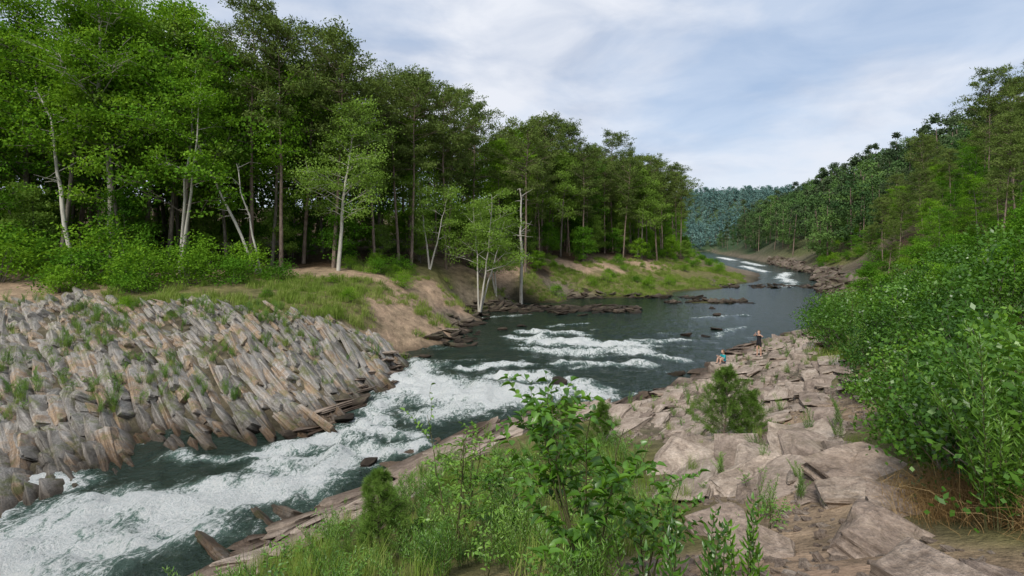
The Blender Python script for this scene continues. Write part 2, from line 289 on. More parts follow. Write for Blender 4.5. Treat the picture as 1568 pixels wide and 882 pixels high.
# ------------------------------------------------------------------ plants
def wob(p0,p1,k,amp):
    t=np.linspace(0,1,k)[:,None];P=p0+(p1-p0)*t;w=np.cumsum(R.normal(size=(k,3)),0)*amp/k**.5;w-=w[0];return P+w*t
def broad_tree(h,cr,cb,nl=26,leaf=.24,per=34,mat=None,bark=None,tr=.18,stems=1,cl=.55,seed=0):
    mat=mat or M_dec;bark=bark or M_bark
    b=B()
    for s in range(stems):
        lean=R.normal(size=2)*h*(.04 if stems==1 else .13)
        hh=h*(1 if s==0 else R.uniform(.75,.95))
        T=wob(np.array([0,0,-.4]),np.array([lean[0],lean[1],hh*.93]),12,h*.025)
        b.tube(T,tr*np.linspace(1.15,.12,12)/stems**.3,7)
        for i in range(nl//stems):
            t=cb+(1-cb)*((i+.5)/(nl//stems))**.9
            p=np.array([np.interp(t,np.linspace(0,1,12),T[:,k]) for k in range(3)])
            prof=math.sin(min(1,(1-t)/(1-cb)*.85+.12)*math.pi*.62)**.8
            ln=cr*prof*R.uniform(.5,1.25);az=i*2.4+R.normal()*.4+s
            d=np.array([math.cos(az),math.sin(az),R.uniform(.15,.8)]);d/=np.linalg.norm(d)
            E=p+d*ln;Lb=wob(p,E,5,ln*.12);b.tube(Lb,tr*.33*(1.1-t)**.5*np.linspace(1,.15,5),4)
            cs=[];ns=int(3+ln*1.5)
            for j in range(ns):
                u=R.uniform(.35,1);q=p+(E-p)*u
                e=q+norm(d*.6+R.normal(size=3)*[.8,.8,.35])*ln*.38*R.uniform(.5,1.1)
                b.tube(np.stack([q,(q+e)/2+R.normal(size=3)*.05,e]),np.array([.03,.02,.008])*max(.4,h/20),3)
                cs+= [e,(q+e)/2*.5+e*.5+R.normal(size=3)*.2]
            cs+=[E];cs=np.array(cs)
            k=per;C=np.repeat(cs,k,0)+R.normal(size=(len(cs)*k,3))*[cl,cl,cl*.38]
            nn=norm(rdir(len(C))*.8+[0,0,.7]);v=np.repeat(R.random(len(cs)),k)*.6+R.random(len(C))*.4
            dd=rdir(len(C));dd[:,2]-=.3
            b.quads(C,dd,nn,leaf*R.uniform(.6,1.3,len(C)),leaf*.62,1,v)
    return b.mesh('broadleaf',[bark,mat])
def pine(h,cr,cb=.5,mat=None,per=24,nl=46,leaf=.38):
    mat=mat or M_pine
    b=B();T=wob(np.array([0,0,-.4]),np.array([R.normal()*.5,R.normal()*.5,h]),12,h*.014)
    b.tube(T,.2*np.linspace(1.1,.12,12)*h/24,7)
    for i in range(9):
        t=R.uniform(.2,cb);p=np.array([np.interp(t,np.linspace(0,1,12),T[:,k]) for k in range(3)]);az=R.random()*6.3
        E=p+np.array([math.cos(az),math.sin(az),R.uniform(-.3,.2)])*R.uniform(.4,1.5);b.tube(np.stack([p,E]),[.03,.008],3)
    for i in range(nl):
        t=cb+(1-cb)*((i+.5)/nl)**.8;p=np.array([np.interp(t,np.linspace(0,1,12),T[:,k]) for k in range(3)])
        q=(1-t)/(1-cb);prof=min(1,.38+(q*2.2)**.7)*(1-.5*max(0,q-.5)*2)
        ln=cr*prof*R.choice([.5,.8,1,1.25]);az=i*2.4+R.normal()*.5
        d=norm(np.array([math.cos(az),math.sin(az),R.uniform(0,.45)+.7*(1-q)**2]));E=p+d*ln
        b.tube(wob(p,E,4,ln*.08),.05*np.linspace(1,.2,4),3)
        cs=[E]
        for j in range(int(3+ln*1.9)):
            s=p+(E-p)*R.uniform(.35,1);e=s+norm(d*.8+R.normal(size=3)*[.8,.8,.4])*ln*.34*R.uniform(.4,1.1);b.tube(np.stack([s,e]),[.02,.006],3);cs.append(e)
        cs=np.array(cs);C=np.repeat(cs,per,0);D=rdir(len(C));D[:,2]+=.25;D=norm(D)
        L=leaf*R.uniform(.6,1.2,len(C));C=C+D*L[:,None]*.5+R.normal(size=C.shape)*[.3,.3,.14]
        b.quads(C,D,rdir(len(C)),L,leaf*.32,1,np.repeat(R.random(len(cs)),per)*.6+R.random(len(C))*.4)
    return b.mesh('pine',[M_pbark,mat])
def shrub(h,r,mat=None,nc=90,per=36,leaf=.13,cl=.28):
    mat=mat or M_shr
    b=B();cs=[]
    for i in range(nc):
        u=R.random()**.6;az=R.random()*6.283;ph=R.uniform(.05,1)**.8
        c=np.array([math.cos(az)*r*u*math.sqrt(max(.05,1-ph*ph*.8)),math.sin(az)*r*u*math.sqrt(max(.05,1-ph*ph*.8)),h*ph*R.uniform(.75,1.25)])
        cs.append(c)
        if i%4==0: b.tube(wob(np.array([c[0]*.15,c[1]*.15,-.1]),c,4,.1*h),[.03*h/2,.02*h/2,.012*h/2,.005],3)
    cs=np.array(cs);C=np.repeat(cs,per,0)+R.normal(size=(nc*per,3))*[cl,cl,cl*.5]
    nn=norm(rdir(len(C))*.8+[0,0,.8]);b.quads(C,rdir(len(C)),nn,leaf*R.uniform(.6,1.3,len(C)),leaf*.6,1,np.repeat(R.random(nc),per)*.6+R.random(len(C))*.4)
    return b.mesh('shrub',[M_bark,mat])
def far_tree(h,r,mat,k=900,leaf=.9,nc=30,lo=.15,tight=.2):
    b=B();b.tube([[0,0,-1],[0,0,h*.85]],[.25,.1],4)
    ph=R.random(nc);az=R.random(nc)*6.3;rr=r*np.sin(np.clip(ph*.8+.2,0,1)*math.pi)**.6*R.uniform(.3,1.05,nc)
    cs=np.stack([np.cos(az)*rr,np.sin(az)*rr,h*(lo+(1-lo)*ph)],1);cs[0]=[0,0,h]
    C=np.repeat(cs,k//nc,0);C=C+R.normal(size=C.shape)*[r*tight,r*tight,r*tight*.6]
    b.quads(C,rdir(len(C)),norm(rdir(len(C))+[0,0,.35]),leaf*R.uniform(.5,1.2,len(C)),leaf*.6,1,np.repeat(R.random(nc),k//nc)*.6+R.random(len(C))*.4)
    return b.mesh('fartree',[M_pbark,mat])
def tuft(k,h,mat=None,w=.012,spread=.12,lean=.5):
    mat=mat or M_grass
    b=B();P=np.stack([R.normal(size=k)*spread,R.normal(size=k)*spread,np.zeros(k)-.02],1);az=R.random(k)*6.283
    D=np.stack([np.cos(az),np.sin(az),np.zeros(k)],1);L=h*R.uniform(.5,1.1,k)[:,None];ln=R.uniform(.1,lean,k)[:,None]
    S2=np.stack([-np.sin(az),np.cos(az),np.zeros(k)],1)*w/2;U=np.array([0,0,1.])
    m1=P+U*L*.55+D*L*ln*.3;tp=P+U*L*(1-ln*.25)+D*L*ln
    V=np.stack([P-S2,P+S2,m1+S2*.9,m1-S2*.9,tp+S2*.15,tp-S2*.15],1).reshape(-1,3)
    F=(np.arange(k)[:,None,None]*6+np.array([[0,1,2,3],[3,2,4,5]])[None]).reshape(-1,4)
    b.add(V,F,1,np.repeat(R.random(k),2));return b.mesh('tuft',[M_stem,mat])
def sapling(h,r,nb=26,L=.085,W=.045,mat=None,stems=3,gap=.035):
    mat=mat or M_near
    b=B()
    for s in range(stems):
        az=R.random()*6.3;top=np.array([math.cos(az)*r*.5,math.sin(az)*r*.5,h*R.uniform(.75,1)])
        T=wob(np.array([R.normal()*.04,R.normal()*.04,-.1]),top,9,.06*h);b.tube(T,.014*h/2*np.linspace(1.3,.25,9),5)
        for i in range(nb//stems):
            t=R.uniform(.22,1);p=np.array([np.interp(t,np.linspace(0,1,9),T[:,k]) for k in range(3)]);a2=i*2.4
            d=norm(np.array([math.cos(a2),math.sin(a2),R.uniform(.1,.9)]));ln=r*R.uniform(.35,.9)*(1.25-.6*t)
            Q=wob(p,p+d*ln,7,.05*h);b.tube(Q,np.linspace(.006,.002,7),3)
            k=max(6,int(ln/gap));u=np.linspace(.15,1,k)
            C=np.stack([np.interp(u,np.linspace(0,1,7),Q[:,c]) for c in range(3)],1)
            sd=norm(np.cross(d,[0,0,1]));sg=np.where(np.arange(k)%2,1,-1)[:,None]
            D=norm(d*.7+sd*sg*.9+R.normal(size=(k,3))*.35);N_=norm(R.normal(size=(k,3))*.35+[0,0,1])
            b.leaves(C,D,N_,L*R.uniform(.5,1.25,k),W*R.uniform(.7,1.2,k),1)
    return b.mesh('sapling',[M_stem,mat])
def wand(h,k=7,L=.11,W=.014,mat=None,spread=.35,gap=.018):
    mat=mat or M_willow
    b=B()
    for s in range(k):
        az=R.random()*6.3;d=np.array([math.cos(az),math.sin(az),0]);hh=h*R.uniform(.55,1.05);t=np.linspace(0,1,10)[:,None]
        T=np.array([[R.normal()*.06,R.normal()*.06,-.05]])+np.array([[0,0,1]])*hh*(t-.12*t*t)+d*spread*hh*t**1.8*R.uniform(.3,1.2)+np.cumsum(R.normal(size=(10,3)),0)*.006
        b.tube(T,np.linspace(.006,.002,10),4);m_=int(hh/gap);u=np.linspace(.15,1,m_)
        C=np.stack([np.interp(u,t[:,0],T[:,c]) for c in range(3)],1);a=np.arange(m_)*2.4+R.random()*6
        D=norm(np.stack([np.cos(a),np.sin(a),R.uniform(.1,1.0,m_)],1));N_=norm(np.cross(D,np.stack([-np.sin(a),np.cos(a),a*0],1))*-1+R.normal(size=(m_,3))*.3)
        b.leaves(C,D,N_,L*R.uniform(.6,1.2,m_)*(1.15-.6*u),W,1,droop=.35)
    return b.mesh('wand',[M_stem,mat])
def young_pine(h,r):
    b=B();T=wob(np.array([0,0,-.1]),np.array([.05*h,0,h]),10,.03*h);b.tube(T,.03*h/2.5*np.linspace(1.2,.2,10),6)
    def needles(Q,k,L):
        u=R.random(k);C=np.stack([np.interp(u,np.linspace(0,1,len(Q)),Q[:,c]) for c in range(3)],1);ax=norm(Q[-1]-Q[0])
        D=norm(ax*.9+rdir(k));L=L*R.uniform(.7,1.2,k);b.quads(C+D*L[:,None]*.5,D,rdir(k),L,.006*max(1,h/1.6),1)
    lv=int(5+h*3)
    for i in range(lv):
        t=.12+.86*i/lv;p=np.array([np.interp(t,np.linspace(0,1,10),T[:,k]) for k in range(3)])
        for j in range(5):
            az=j*1.256+i*.7+R.normal()*.2;ln=r*(1.15-t)*R.uniform(.5,1.15);d=norm(np.array([math.cos(az),math.sin(az),.45+t*.6]))
            Q=wob(p,p+d*ln+[0,0,.1*ln],5,.03);b.tube(Q,np.linspace(.009,.004,5),4);needles(Q[1:],int(130*ln/.6)+40,.13)
            for z in range(3):
                s=Q[2]+(Q[4]-Q[2])*R.random();e=s+norm(d+R.normal(size=3)*.5)*ln*.4;needles(np.stack([s,e]),60,.12);b.tube(np.stack([s,e]),[.004,.002],3)
    needles(T[7:],160,.13);return b.mesh('young_pine',[M_pbark,M_npine])
C_for=coll_of('forest',[broad_tree(R.uniform(19,24),R.uniform(3.8,5.0),c,nl=28,seed=i,per=24,leaf=.29,mat=mm) for i,(c,mm) in enumerate(((.22,M_dec),(.3,M_shr),(.2,M_dec),(.35,M_lite)))]+[pine(R.uniform(23,26),R.uniform(3.3,4.2),c,per=20,leaf=.42) for c in (.42,.48,.4,.52)]+[far_tree(22,4.2,mm,1500,.6,36,.05) for mm in (M_dec,M_pine)])
C_und=coll_of('understory',[broad_tree(R.uniform(6,9),R.uniform(2.2,3),.12,nl=20,per=26,leaf=.23,mat=mm,tr=.07,cl=.42) for mm in (M_dec,M_shr,M_dec,M_lite)])
C_shr=coll_of('shrubs',[shrub(R.uniform(1.6,2.2),R.uniform(1.2,1.6),nc=80,per=30,leaf=.14,mat=mm) for mm in (M_shr,M_dec,M_shr,M_dec)])
C_fm=coll_of('midtree',[far_tree(R.uniform(14,18),R.uniform(3.6,5),mm,1200,.7,22,.15,.2) for mm in (M_far,M_far2,M_far)]+[far_tree(21,2.6,M_farp,900,.7,18,.4,.22),far_tree(19,3,M_farp,900,.7,18,.4,.22)])
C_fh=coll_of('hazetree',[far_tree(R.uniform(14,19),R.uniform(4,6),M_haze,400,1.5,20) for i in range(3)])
C_gr=coll_of('grasses',[tuft(44,.55,w=.026,spread=.22),tuft(50,.75,w=.026,spread=.24),tuft(40,.35,w=.026,spread=.28)])
TL=np.array([(-75,46),(-40,50),(-30,52),(-22,55),(-15,62),(-7,72),(2,84),(10,97),(25,115),(42,148),(60,208),(86,300),(120,410)],float)
def cand(x0,x1,y0,y1,k):
    x=R.uniform(x0,x1,k);y=R.uniform(y0,y1,k);z,w=terrain(x,y);return x,y,z,w
def thin(x,y,d):
    keep=[];cell={};d=np.broadcast_to(d,(len(x),));dm=d.max()
    for i in range(len(x)):
        c=(int(x[i]//dm),int(y[i]//dm));ok=True
        for a in (-1,0,1):
            for b_ in (-1,0,1):
                for j in cell.get((c[0]+a,c[1]+b_),()):
                    if (x[i]-x[j])**2+(y[i]-y[j])**2<d[i]*d[i]: ok=False
        if ok: keep.append(i);cell.setdefault(c,[]).append(i)
    return np.array(keep)
# left forest
x,y,z,w=cand(-90,130,40,420,20000)
dt=pdist(x,y,TL);left=(x<.40*y-6)&(w[:,3]>.5)&(dt<30)&(np.abs(x)<1.12*y);x,y,z,dt=x[left],y[left],z[left],dt[left];k=thin(x,y,np.where(dt>14,4.0,3.5)+np.where(y>150,.8,0));x,y,z,dt=x[k],y[k],z[k],dt[k]
dec=np.where(R.random(len(x))<np.clip(.95-(x+45)/60,.40,.95),R.integers(0,4,len(x)),R.integers(4,8,len(x)))
dec=np.where((dec==2)&(R.random(len(x))<.5),1,dec)
dec=np.where((dt>15),8+R.integers(0,2,len(x)),dec)
scatter('forest_trees',np.stack([x,y,z],1),upright(len(x),.035),R.uniform(.72,1.08,len(x))*np.where(x<-27,1.16,1)*np.where((x>-22)&(x<0),.95,1),dec,C_for)
x,y,z,w=cand(-80,130,36,420,12000)
left=(x<.42*y-6)&(w[:,3]>.38)&(pdist(x,y,TL)<20)&(np.abs(x)<1.12*y);x,y,z=x[left],y[left],z[left];k=thin(x,y,3.8);x,y,z=x[k],y[k],z[k]
scatter('forest_understory',np.stack([x,y,z],1),upright(len(x)),R.uniform(.4,1.05,len(x)),R.integers(0,4,len(x)),C_und)
# right slope woods
x,y,z,w=cand(20,260,12,480,14000)
e=pdist(x,y,CL);rt=(x>.43*y+8)&(x<1.12*y+5)&(w[:,3]+w[:,2]>.6)&(np.hypot(x,y)>30)&(z>3.2)&(e>5)&((y>58)|(z>6.5))
x,y,z=x[rt],y[rt],z[rt];k=thin(x,y,np.where(y>150,5.6,4.6));x,y,z=x[k],y[k],z[k]
r_=np.hypot(x,y);nr=r_<62
scatter('hillside_understory',np.stack([x,y,z],1)[nr],upright(nr.sum()),R.uniform(.4,.95,nr.sum()),R.choice([0,2,2,1],nr.sum()),C_und)
md=~nr&(r_<165);ix=np.where(R.random(md.sum())<.5,R.integers(4,8,md.sum()),R.choice([0,2,0,1],md.sum()))
scatter('hillside_forest',np.stack([x,y,z],1)[md],upright(md.sum()),R.uniform(.45,.85,md.sum())*np.clip(z[md]/14,.6,1)*np.where(ix>=4,1.12,.9),ix,C_for)
fd=~nr&~md
scatter('distant_hillside_forest',np.stack([x,y,z],1)[fd],upright(fd.sum()),R.uniform(.55,1.3,fd.sum()),R.integers(0,5,fd.sum()),C_fm)
x,y,z,w=cand(40,700,330,950,12000)
fr=(pdist(x,y,CL)>6)&(x>y*.28)&(x<y*1.05)&((y>470)|(pdist(x,y,CL)<60));x,y,z=x[fr],y[fr],z[fr];k=thin(x,y,7);x,y,z=x[k],y[k],z[k];f5=y<470
scatter('distant_valley_forest',np.stack([x,y,z],1)[f5],upright(f5.sum()),R.uniform(.5,.9,f5.sum()),R.integers(0,5,f5.sum()),C_fm)
f5=~f5
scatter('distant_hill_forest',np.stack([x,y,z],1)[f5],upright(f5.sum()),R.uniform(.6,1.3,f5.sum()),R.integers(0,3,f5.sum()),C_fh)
# bank shrubs + grass
x,y,z,w=cand(-60,150,26,300,6000)
s=(w[:,2]+.4*w[:,3]+.3*w[:,1]>.42)&(z>.5)&(y>22)&((x<.42*y)|(x>.60*y))&((np.hypot(x,y)>45)|(x<-10));x,y,z=x[s],y[s],z[s];k=thin(x,y,2.4)
prob=np.where(x[k]>.6*y[k],.85,.42);k=k[R.random(len(k))<prob];x,y,z=x[k],y[k],z[k]
scatter('bank_shrubs',np.stack([x,y,z],1),upright(len(x)),R.uniform(.25,1.0,len(x))*np.where(x>.6*y,1.5,1),R.integers(0,4,len(x)),C_shr)
x1,y1,z1,w1=cand(-60,60,24,125,46000);nz=fbm(x1/3.2,y1/3.2,4,88);s=((w1[:,2]>.40)&(nz>-.05)|(w1[:,1]>.4)&(nz>.07)|(w1[:,0]>.4)&(y1>62)&(nz>.03)&(x1<30))&(z1>.12)&(x1<.75*y1);x1,y1,z1=x1[s],y1[s],z1[s]
scatter('bank_grass',np.stack([x1,y1,z1],1),upright(len(x1),.12),R.uniform(.35,1.2,len(x1)),R.integers(0,3,len(x1)),C_gr)
P=[(-29,39.5,1.6),(-26,41,1.5),(-23,42,1.3),(-31,42,1.9),(-27,44,1.8),(-20.5,45,1.1),(-34,40,1.7),(-36,44,2.2),(-24,46,1.7),(-40,40,2),(-43,44,2.4),(-14,53,1),(-12.5,57,1.1),(-11,51,.8),(-28,38,1),(-33,37.5,1.1),(-46,38,2)]
for a,b_,sc in P:
    o=link(bpy.data.objects.new('shrub',C_shr.objects[R.integers(0,4)].data));zz=terrain([a],[b_],False)[0];o.location=(a,b_,zz-.1);o.scale=(sc,sc,sc*.85);o.rotation_euler[2]=R.random()*6
# ------------------------------------------------------------------ named individual trees
def place(name,me,x,y,sc=1,rz=0,tilt=(0,0)):
    o=link(bpy.data.objects.new(name,me));o.location=(x,y,terrain([x],[y],False)[0]);o.scale=(sc,)*3;o.rotation_euler=(tilt[0],tilt[1],rz);return o
place('pale_green_tree',broad_tree(17.5,4.4,.3,nl=26,mat=M_lite,bark=M_wbark,tr=.19,cl=.6,leaf=.22),-17.5,51.5)
place('pale_green_tree',broad_tree(15.5,4,.33,nl=28,mat=M_lite,bark=M_wbark,tr=.17,stems=3,leaf=.21,per=34),-4,62)
place('pale_green_tree',broad_tree(13,3,.35,nl=20,mat=M_lite,bark=M_wbark,tr=.14,stems=2,leaf=.21,per=34),-10,62)
place('pale_green_tree',broad_tree(13,3,.35,nl=20,mat=M_lite,bark=M_wbark,tr=.14,stems=2,leaf=.21,per=34),-2,66)
place('birch_tree',broad_tree(20,3.0,.45,nl=20,mat=M_shr,bark=M_wbark,tr=.19,stems=2,cl=.5),-30.5,47)
place('broadleaf_tree',broad_tree(27,5.5,.42,nl=36,mat=M_shr,bark=M_wbark,tr=.32,cl=.65,per=30),-37,47.5)
place('broadleaf_tree',broad_tree(29,6,.25,nl=42,mat=M_shr,bark=M_bark,tr=.28,cl=.65,per=30),-46,48)
place('broadleaf_tree',broad_tree(27,5,.25,nl=38,mat=M_shr,bark=M_bark,tr=.28,cl=.65,per=30),-33,52)
place('broadleaf_tree',broad_tree(28,5.5,.3,nl=38,mat=M_lite,bark=M_bark,tr=.28,cl=.65,per=28),-42,53)
place('pine_tree',pine(26,3.4,.52),-26,51);place('pine_tree',pine(23.5,3.0,.55),-22.8,50.5)
place('pine_tree',pine(22,4.2,.5),2,77);place('pine_tree',pine(22,3.6,.5),-12,61);place('pine_tree',pine(22,3.6,.5),-8.5,66)
def snag(h,tr,dead,amp=.25):
    b=B();T=wob(np.array([0,0,-.4]),np.array([.03*h,0,h]),12,amp*2);b.tube(T,tr*np.linspace(1.1,.3,12)*R.uniform(.88,1.1,12),7)
    for i in range(dead):
        t=R.uniform(.4,1);p=np.array([np.interp(t,np.linspace(0,1,12),T[:,k]) for k in range(3)]);az=R.random()*6.3
        e=p+np.array([math.cos(az),math.sin(az),R.uniform(-.1,.9)])*R.uniform(.5,2.0);b.tube(wob(p,e,4,.3),[.05,.035,.02,.01],4)
    return b.mesh('snag',[M_wbark])
place('dead_tree',snag(16,.24,20),1.2,69.5)
place('leaning_dead_tree',snag(15,.15,7),-23.6,47.5,1,0,(0,-.42))
place('leaning_dead_tree',snag(11,.11,7),-22.9,46.8,1,0,(0,-.30))
place('dead_tree',snag(17,.2,22,.5),-38,44.5,1,0,(0,-.15))
# ------------------------------------------------------------------ rocks
def rock_mat(name,ramp,sc=1.0,lich=.3,lc=(.20,.17,.05),wz=.8):
    m=NT(name);tc=m.n('ShaderNodeTexCoord').outputs['Object'];g=m.n('ShaderNodeNewGeometry').outputs['Position'];oi=m.n('ShaderNodeObjectInfo').outputs['Random']
    n=m.noise(2.2*sc,7,tc,.72);st=m.noise(3*sc,6,m.mapping(tc,(.5,.8,12)),.7,.4);n2=m.noise(.5,5,g,.65);n4=m.noise(16,4,g,.7)
    f=m.math('ADD',m.math('MULTIPLY',oi,.34),m.math('ADD',m.math('MULTIPLY',n,.65),m.math('MULTIPLY',n2,.65)))
    col=m.ramp(m.math('SUBTRACT',f,.30),ramp)
    col=m.mix(1.0,col,m.ramp(st,[(.36,(.48,.45,.42)),(.58,(1.15,1.13,1.12))]),'MULTIPLY')
    col=m.mix(1.0,col,m.ramp(n4,[(.3,(.7,.7,.7)),(.65,(1.18,1.18,1.18))]),'MULTIPLY')
    col=m.mix(m.ramp(m.noise(1.1,6,g,.72),[(.52,0.),(.64,lich)]),col,lc)
    sp=m.n('ShaderNodeSeparateXYZ');m.l(g,sp.inputs[0]);wetm=m.ramp(m.math('ADD',sp.outputs[2],m.math('MULTIPLY',n2,.5)),[(.32,1.),(wz,0.)])
    col=m.mix(wetm,col,m.mix(1.0,col,(.25,.22,.19),'MULTIPLY'))
    return m.out(m.pr(col,.85,m.bump(m.math('ADD',m.math('ADD',n,st),m.math('MULTIPLY',n4,.3)),1.0,.12),.25).outputs[0])
M_rl=rock_mat('grey_tan_schist',[(.10,(.085,.08,.072)),(.34,(.23,.22,.20)),(.54,(.38,.36,.33)),(.68,(.36,.26,.17)),(.80,(.44,.42,.395)),(.95,(.53,.52,.50))],1,.75,(.13,.15,.045),1.0)
M_rr=rock_mat('pinkish_slab_stone',[(.15,(.17,.13,.105)),(.4,(.33,.26,.21)),(.65,(.45,.37,.30)),(.9,(.54,.47,.405))],1,.4,(.17,.14,.085))
M_rd=rock_mat('wet_dark_rock',[(.2,(.04,.033,.027)),(.6,(.13,.105,.08)),(.9,(.26,.215,.17))],1,.4,(.10,.12,.04))
M_rb=rock_mat('brown_bank_rock',[(.2,(.07,.055,.045)),(.6,(.17,.135,.11)),(.9,(.28,.23,.20))],.5,.5,(.08,.13,.03))
def hull(mat,k=16,sx=1,sy=1,sz=1,rough=1.0,cuts=3,pw=.45,smooth=.35,lay_=.10):
    bm=bmesh.new()
    P=R.uniform(-1,1,(k,3));P=np.sign(P)*np.abs(P)**pw;P*=[.5*sx,.5*sy,.5*sz]
    vs=[bm.verts.new(p) for p in P];bmesh.ops.convex_hull(bm,input=vs)
    bmesh.ops.delete(bm,geom=[v for v in bm.verts if not v.link_faces],context='VERTS')
    bmesh.ops.triangulate(bm,faces=bm.faces)
    bmesh.ops.subdivide_edges(bm,edges=bm.edges,cuts=cuts,use_grid_fill=True)
    if smooth: bmesh.ops.smooth_vert(bm,verts=bm.verts,factor=smooth,use_axis_x=True,use_axis_y=True,use_axis_z=True)
    bm.normal_update();off=Vector(R.random(3)*50)
    for v in bm.verts:
        a=mnoise.noise(v.co*3+off)*.05+mnoise.noise(v.co*8+off)*.03
        lay=mnoise.noise(Vector((v.co.x*.8,v.co.y*.8,v.co.z*22/ (sz*4)))+off)
        v.co+=v.normal*a*rough*min(1,sz*3);s=1+lay_*rough*(1 if lay>.05 else -.6);v.co.x*=s;v.co.y*=s
    me=bpy.data.meshes.new('rock');bm.to_mesh(me);bm.free();me.materials.append(mat);return me
C_rl=coll_of('outcrop_slabs',[hull(M_rl,22,1,R.uniform(.32,.52),R.uniform(.08,.17),.6,3,.4,.1,.09) for i in range(18)])
C_rr=coll_of('flat_slabs',[hull(M_rr,22,1,.55,.15,.8,3,.33,.08,.12) for i in range(14)])
C_rd=coll_of('river_rocks',[hull(M_rd,18,1,.7,.4) for i in range(10)])
C_rb=coll_of('bank_rocks',[hull(M_rb,18,1,.7,.45) for i in range(8)])
def basis(Lx,Nz,jit):
    out=[];Lx=np.broadcast_to(np.asarray(Lx,float),(len(jit),3));Nz=np.broadcast_to(np.asarray(Nz,float),(len(jit),3))
    for i in range(len(jit)):
        X_=norm(Lx[i]+R.normal(size=3)*jit[i]);Z_=Nz[i]+R.normal(size=3)*jit[i];Z_=norm(Z_-X_*np.dot(Z_,X_));Y_=np.cross(Z_,X_)
        out.append(tuple(Matrix(((X_[0],Y_[0],Z_[0]),(X_[1],Y_[1],Z_[1]),(X_[2],Y_[2],Z_[2]))).to_euler()))
    return np.array(out)
# left outcrop: rows of upended strata running diagonally down the bank
L2=np.array([.74,-.67]);N2=np.array([.67,.74]);org=np.array([-20.,27.]);PP=[];LL=[];q=-22.
while q<26:
    q+=R.choice([.22,.30,.38,.48]);pr_=-30+R.random()*3
    while pr_<30:
        ln=R.choice([1.0,1.6,2.2,3.0,3.8])*R.uniform(.85,1.15);pr_+=ln*.37
        if R.random()<.97: PP.append(org+L2*pr_+N2*(q+R.normal()*.07+.7*math.sin(pr_*.22)+.2*math.sin(pr_*.9)));LL.append(ln)
        pr_+=ln*.37
PP=np.array(PP);LL=np.array(LL);x,y=PP.T;z,w=terrain(x,y);s=(w[:,0]>.40)&(z>-.3)&(x<-7)&(x>-46)&(y>14)&(y<37)
x,y,z,LL=x[s],y[s],z[s],LL[s]
g1=terrain(x+L2[0]*.8,y+L2[1]*.8,False);g0=terrain(x-L2[0]*.8,y-L2[1]*.8,False);sl_=np.clip((g1-g0)/1.6,-.8,.1)
Ld=np.stack([np.full(len(x),L2[0]),np.full(len(x),L2[1]),sl_*1.0-.05],1)
hr=fbm(x/2.2+y/6,y/2.2-x/6,3,55)
tw=fbm(x/5,y/5,2,57)[:,None]
Nd=np.array([.66,.10,.62])+tw*np.array([.6,-.5,.4]);Ld=Ld+tw*np.array([-.3,.3,.1])
dep=R.uniform(.8,1.4,len(x))
scatter('rock_outcrop',np.stack([x,y,z-.06+hr*.75],1),basis(Ld,Nd,np.full(len(x),.065)),np.stack([LL,dep*2.1,R.uniform(2.0,3.6,len(x))],1),R.integers(0,18,len(x)),C_rl)
x,y,z,w=cand(-9,26,3.5,48,16000);s=(w[:,0]+.25*w[:,1]>.42)&(z>-.2)&((x-16.4)**2+(y-34)**2>1.2);x,y,z=x[s],y[s],z[s];k=thin(x,y,.5);x,y,z=x[k],y[k],z[k]
sc=R.choice([.45,.8,1.2,1.9],len(x))*R.uniform(.8,1.2,len(x))*np.where(y<9,.6,1);sl=np.stack([sc*1.8,sc*.9,sc*.8],1)
scatter('bank_rock_slabs',np.stack([x,y,z-.02],1),basis((.45,.85,-.06),(-.28,-.08,1),np.full(len(x),.08)),sl,R.integers(0,14,len(x)),C_rr)
x,y,z,w=cand(-3,16,3.2,26,6500);s=(w[:,1]+w[:,0]>.4)&(z>.1);x,y,z=x[s],y[s],z[s];sc=R.uniform(.04,.22,len(x))
scatter('loose_stones',np.stack([x,y,z],1),upright(len(x),.3),np.stack([sc,sc,sc*2],1),R.integers(0,14,len(x)),C_rr)
x=np.concatenate([R.uniform(-6,16,420),R.uniform(-7,-3,90),R.uniform(22,34,60),R.uniform(38,60,120),R.uniform(4,30,80)]);y=np.concatenate([R.normal(65.5,1.7,420),R.uniform(42,64,90),R.uniform(72,74.5,60),R.uniform(96,104,120),R.uniform(78,82,80)])
z=terrain(x,y,False);z=np.maximum(z,-.05);s=(z<1.2);x,y,z=x[s],y[s],z[s];sc=R.uniform(.35,1.7,len(x))
scatter('river_rocks',np.stack([x,y,z],1),basis((.8,.45,0),(-.2,-.1,1),np.full(len(x),.2)),np.stack([sc*1.3,sc,sc*.8],1),R.integers(0,10,len(x)),C_rd)
x,y,z,w=cand(40,140,60,300,9000);s=(z>-.2)&(z<1.9)&(x>.5*y)&(w[:,0]>.3)&(R.random(9000)<.7);x,y,z=x[s],y[s],z[s];sc=R.uniform(1.2,3.6,len(x))
scatter('far_bank_rocks',np.stack([x,y,z],1),basis((.6,.6,0),(-.4,-.3,1),np.full(len(x),.25)),sc,R.integers(0,8,len(x)),C_rb)
for a,b_,sc in [(2.8,30.8,1.6),(4,30.2,.8),(2,31.5,.6),(-8.2,27,1.6),(-8,24.5,1.3),(-9.5,22.7,1.4),(-5.5,19.6,.7),(10.5,33,1.2),(8,28.6,1.0),(24,60,1),(-6.5,38,1.0),(16,47,1.1),(17.5,46.5,.8),(20,50,1.0),(-1,50,1),(1,52,1.1),(26,66,1.2)]:
    o=link(bpy.data.objects.new('river_rock',C_rd.objects[R.integers(0,10)].data));o.location=(a,b_,.05);o.scale=(sc,sc,sc*.8);o.rotation_euler=(R.normal()*.15,R.normal()*.15,R.random()*6)
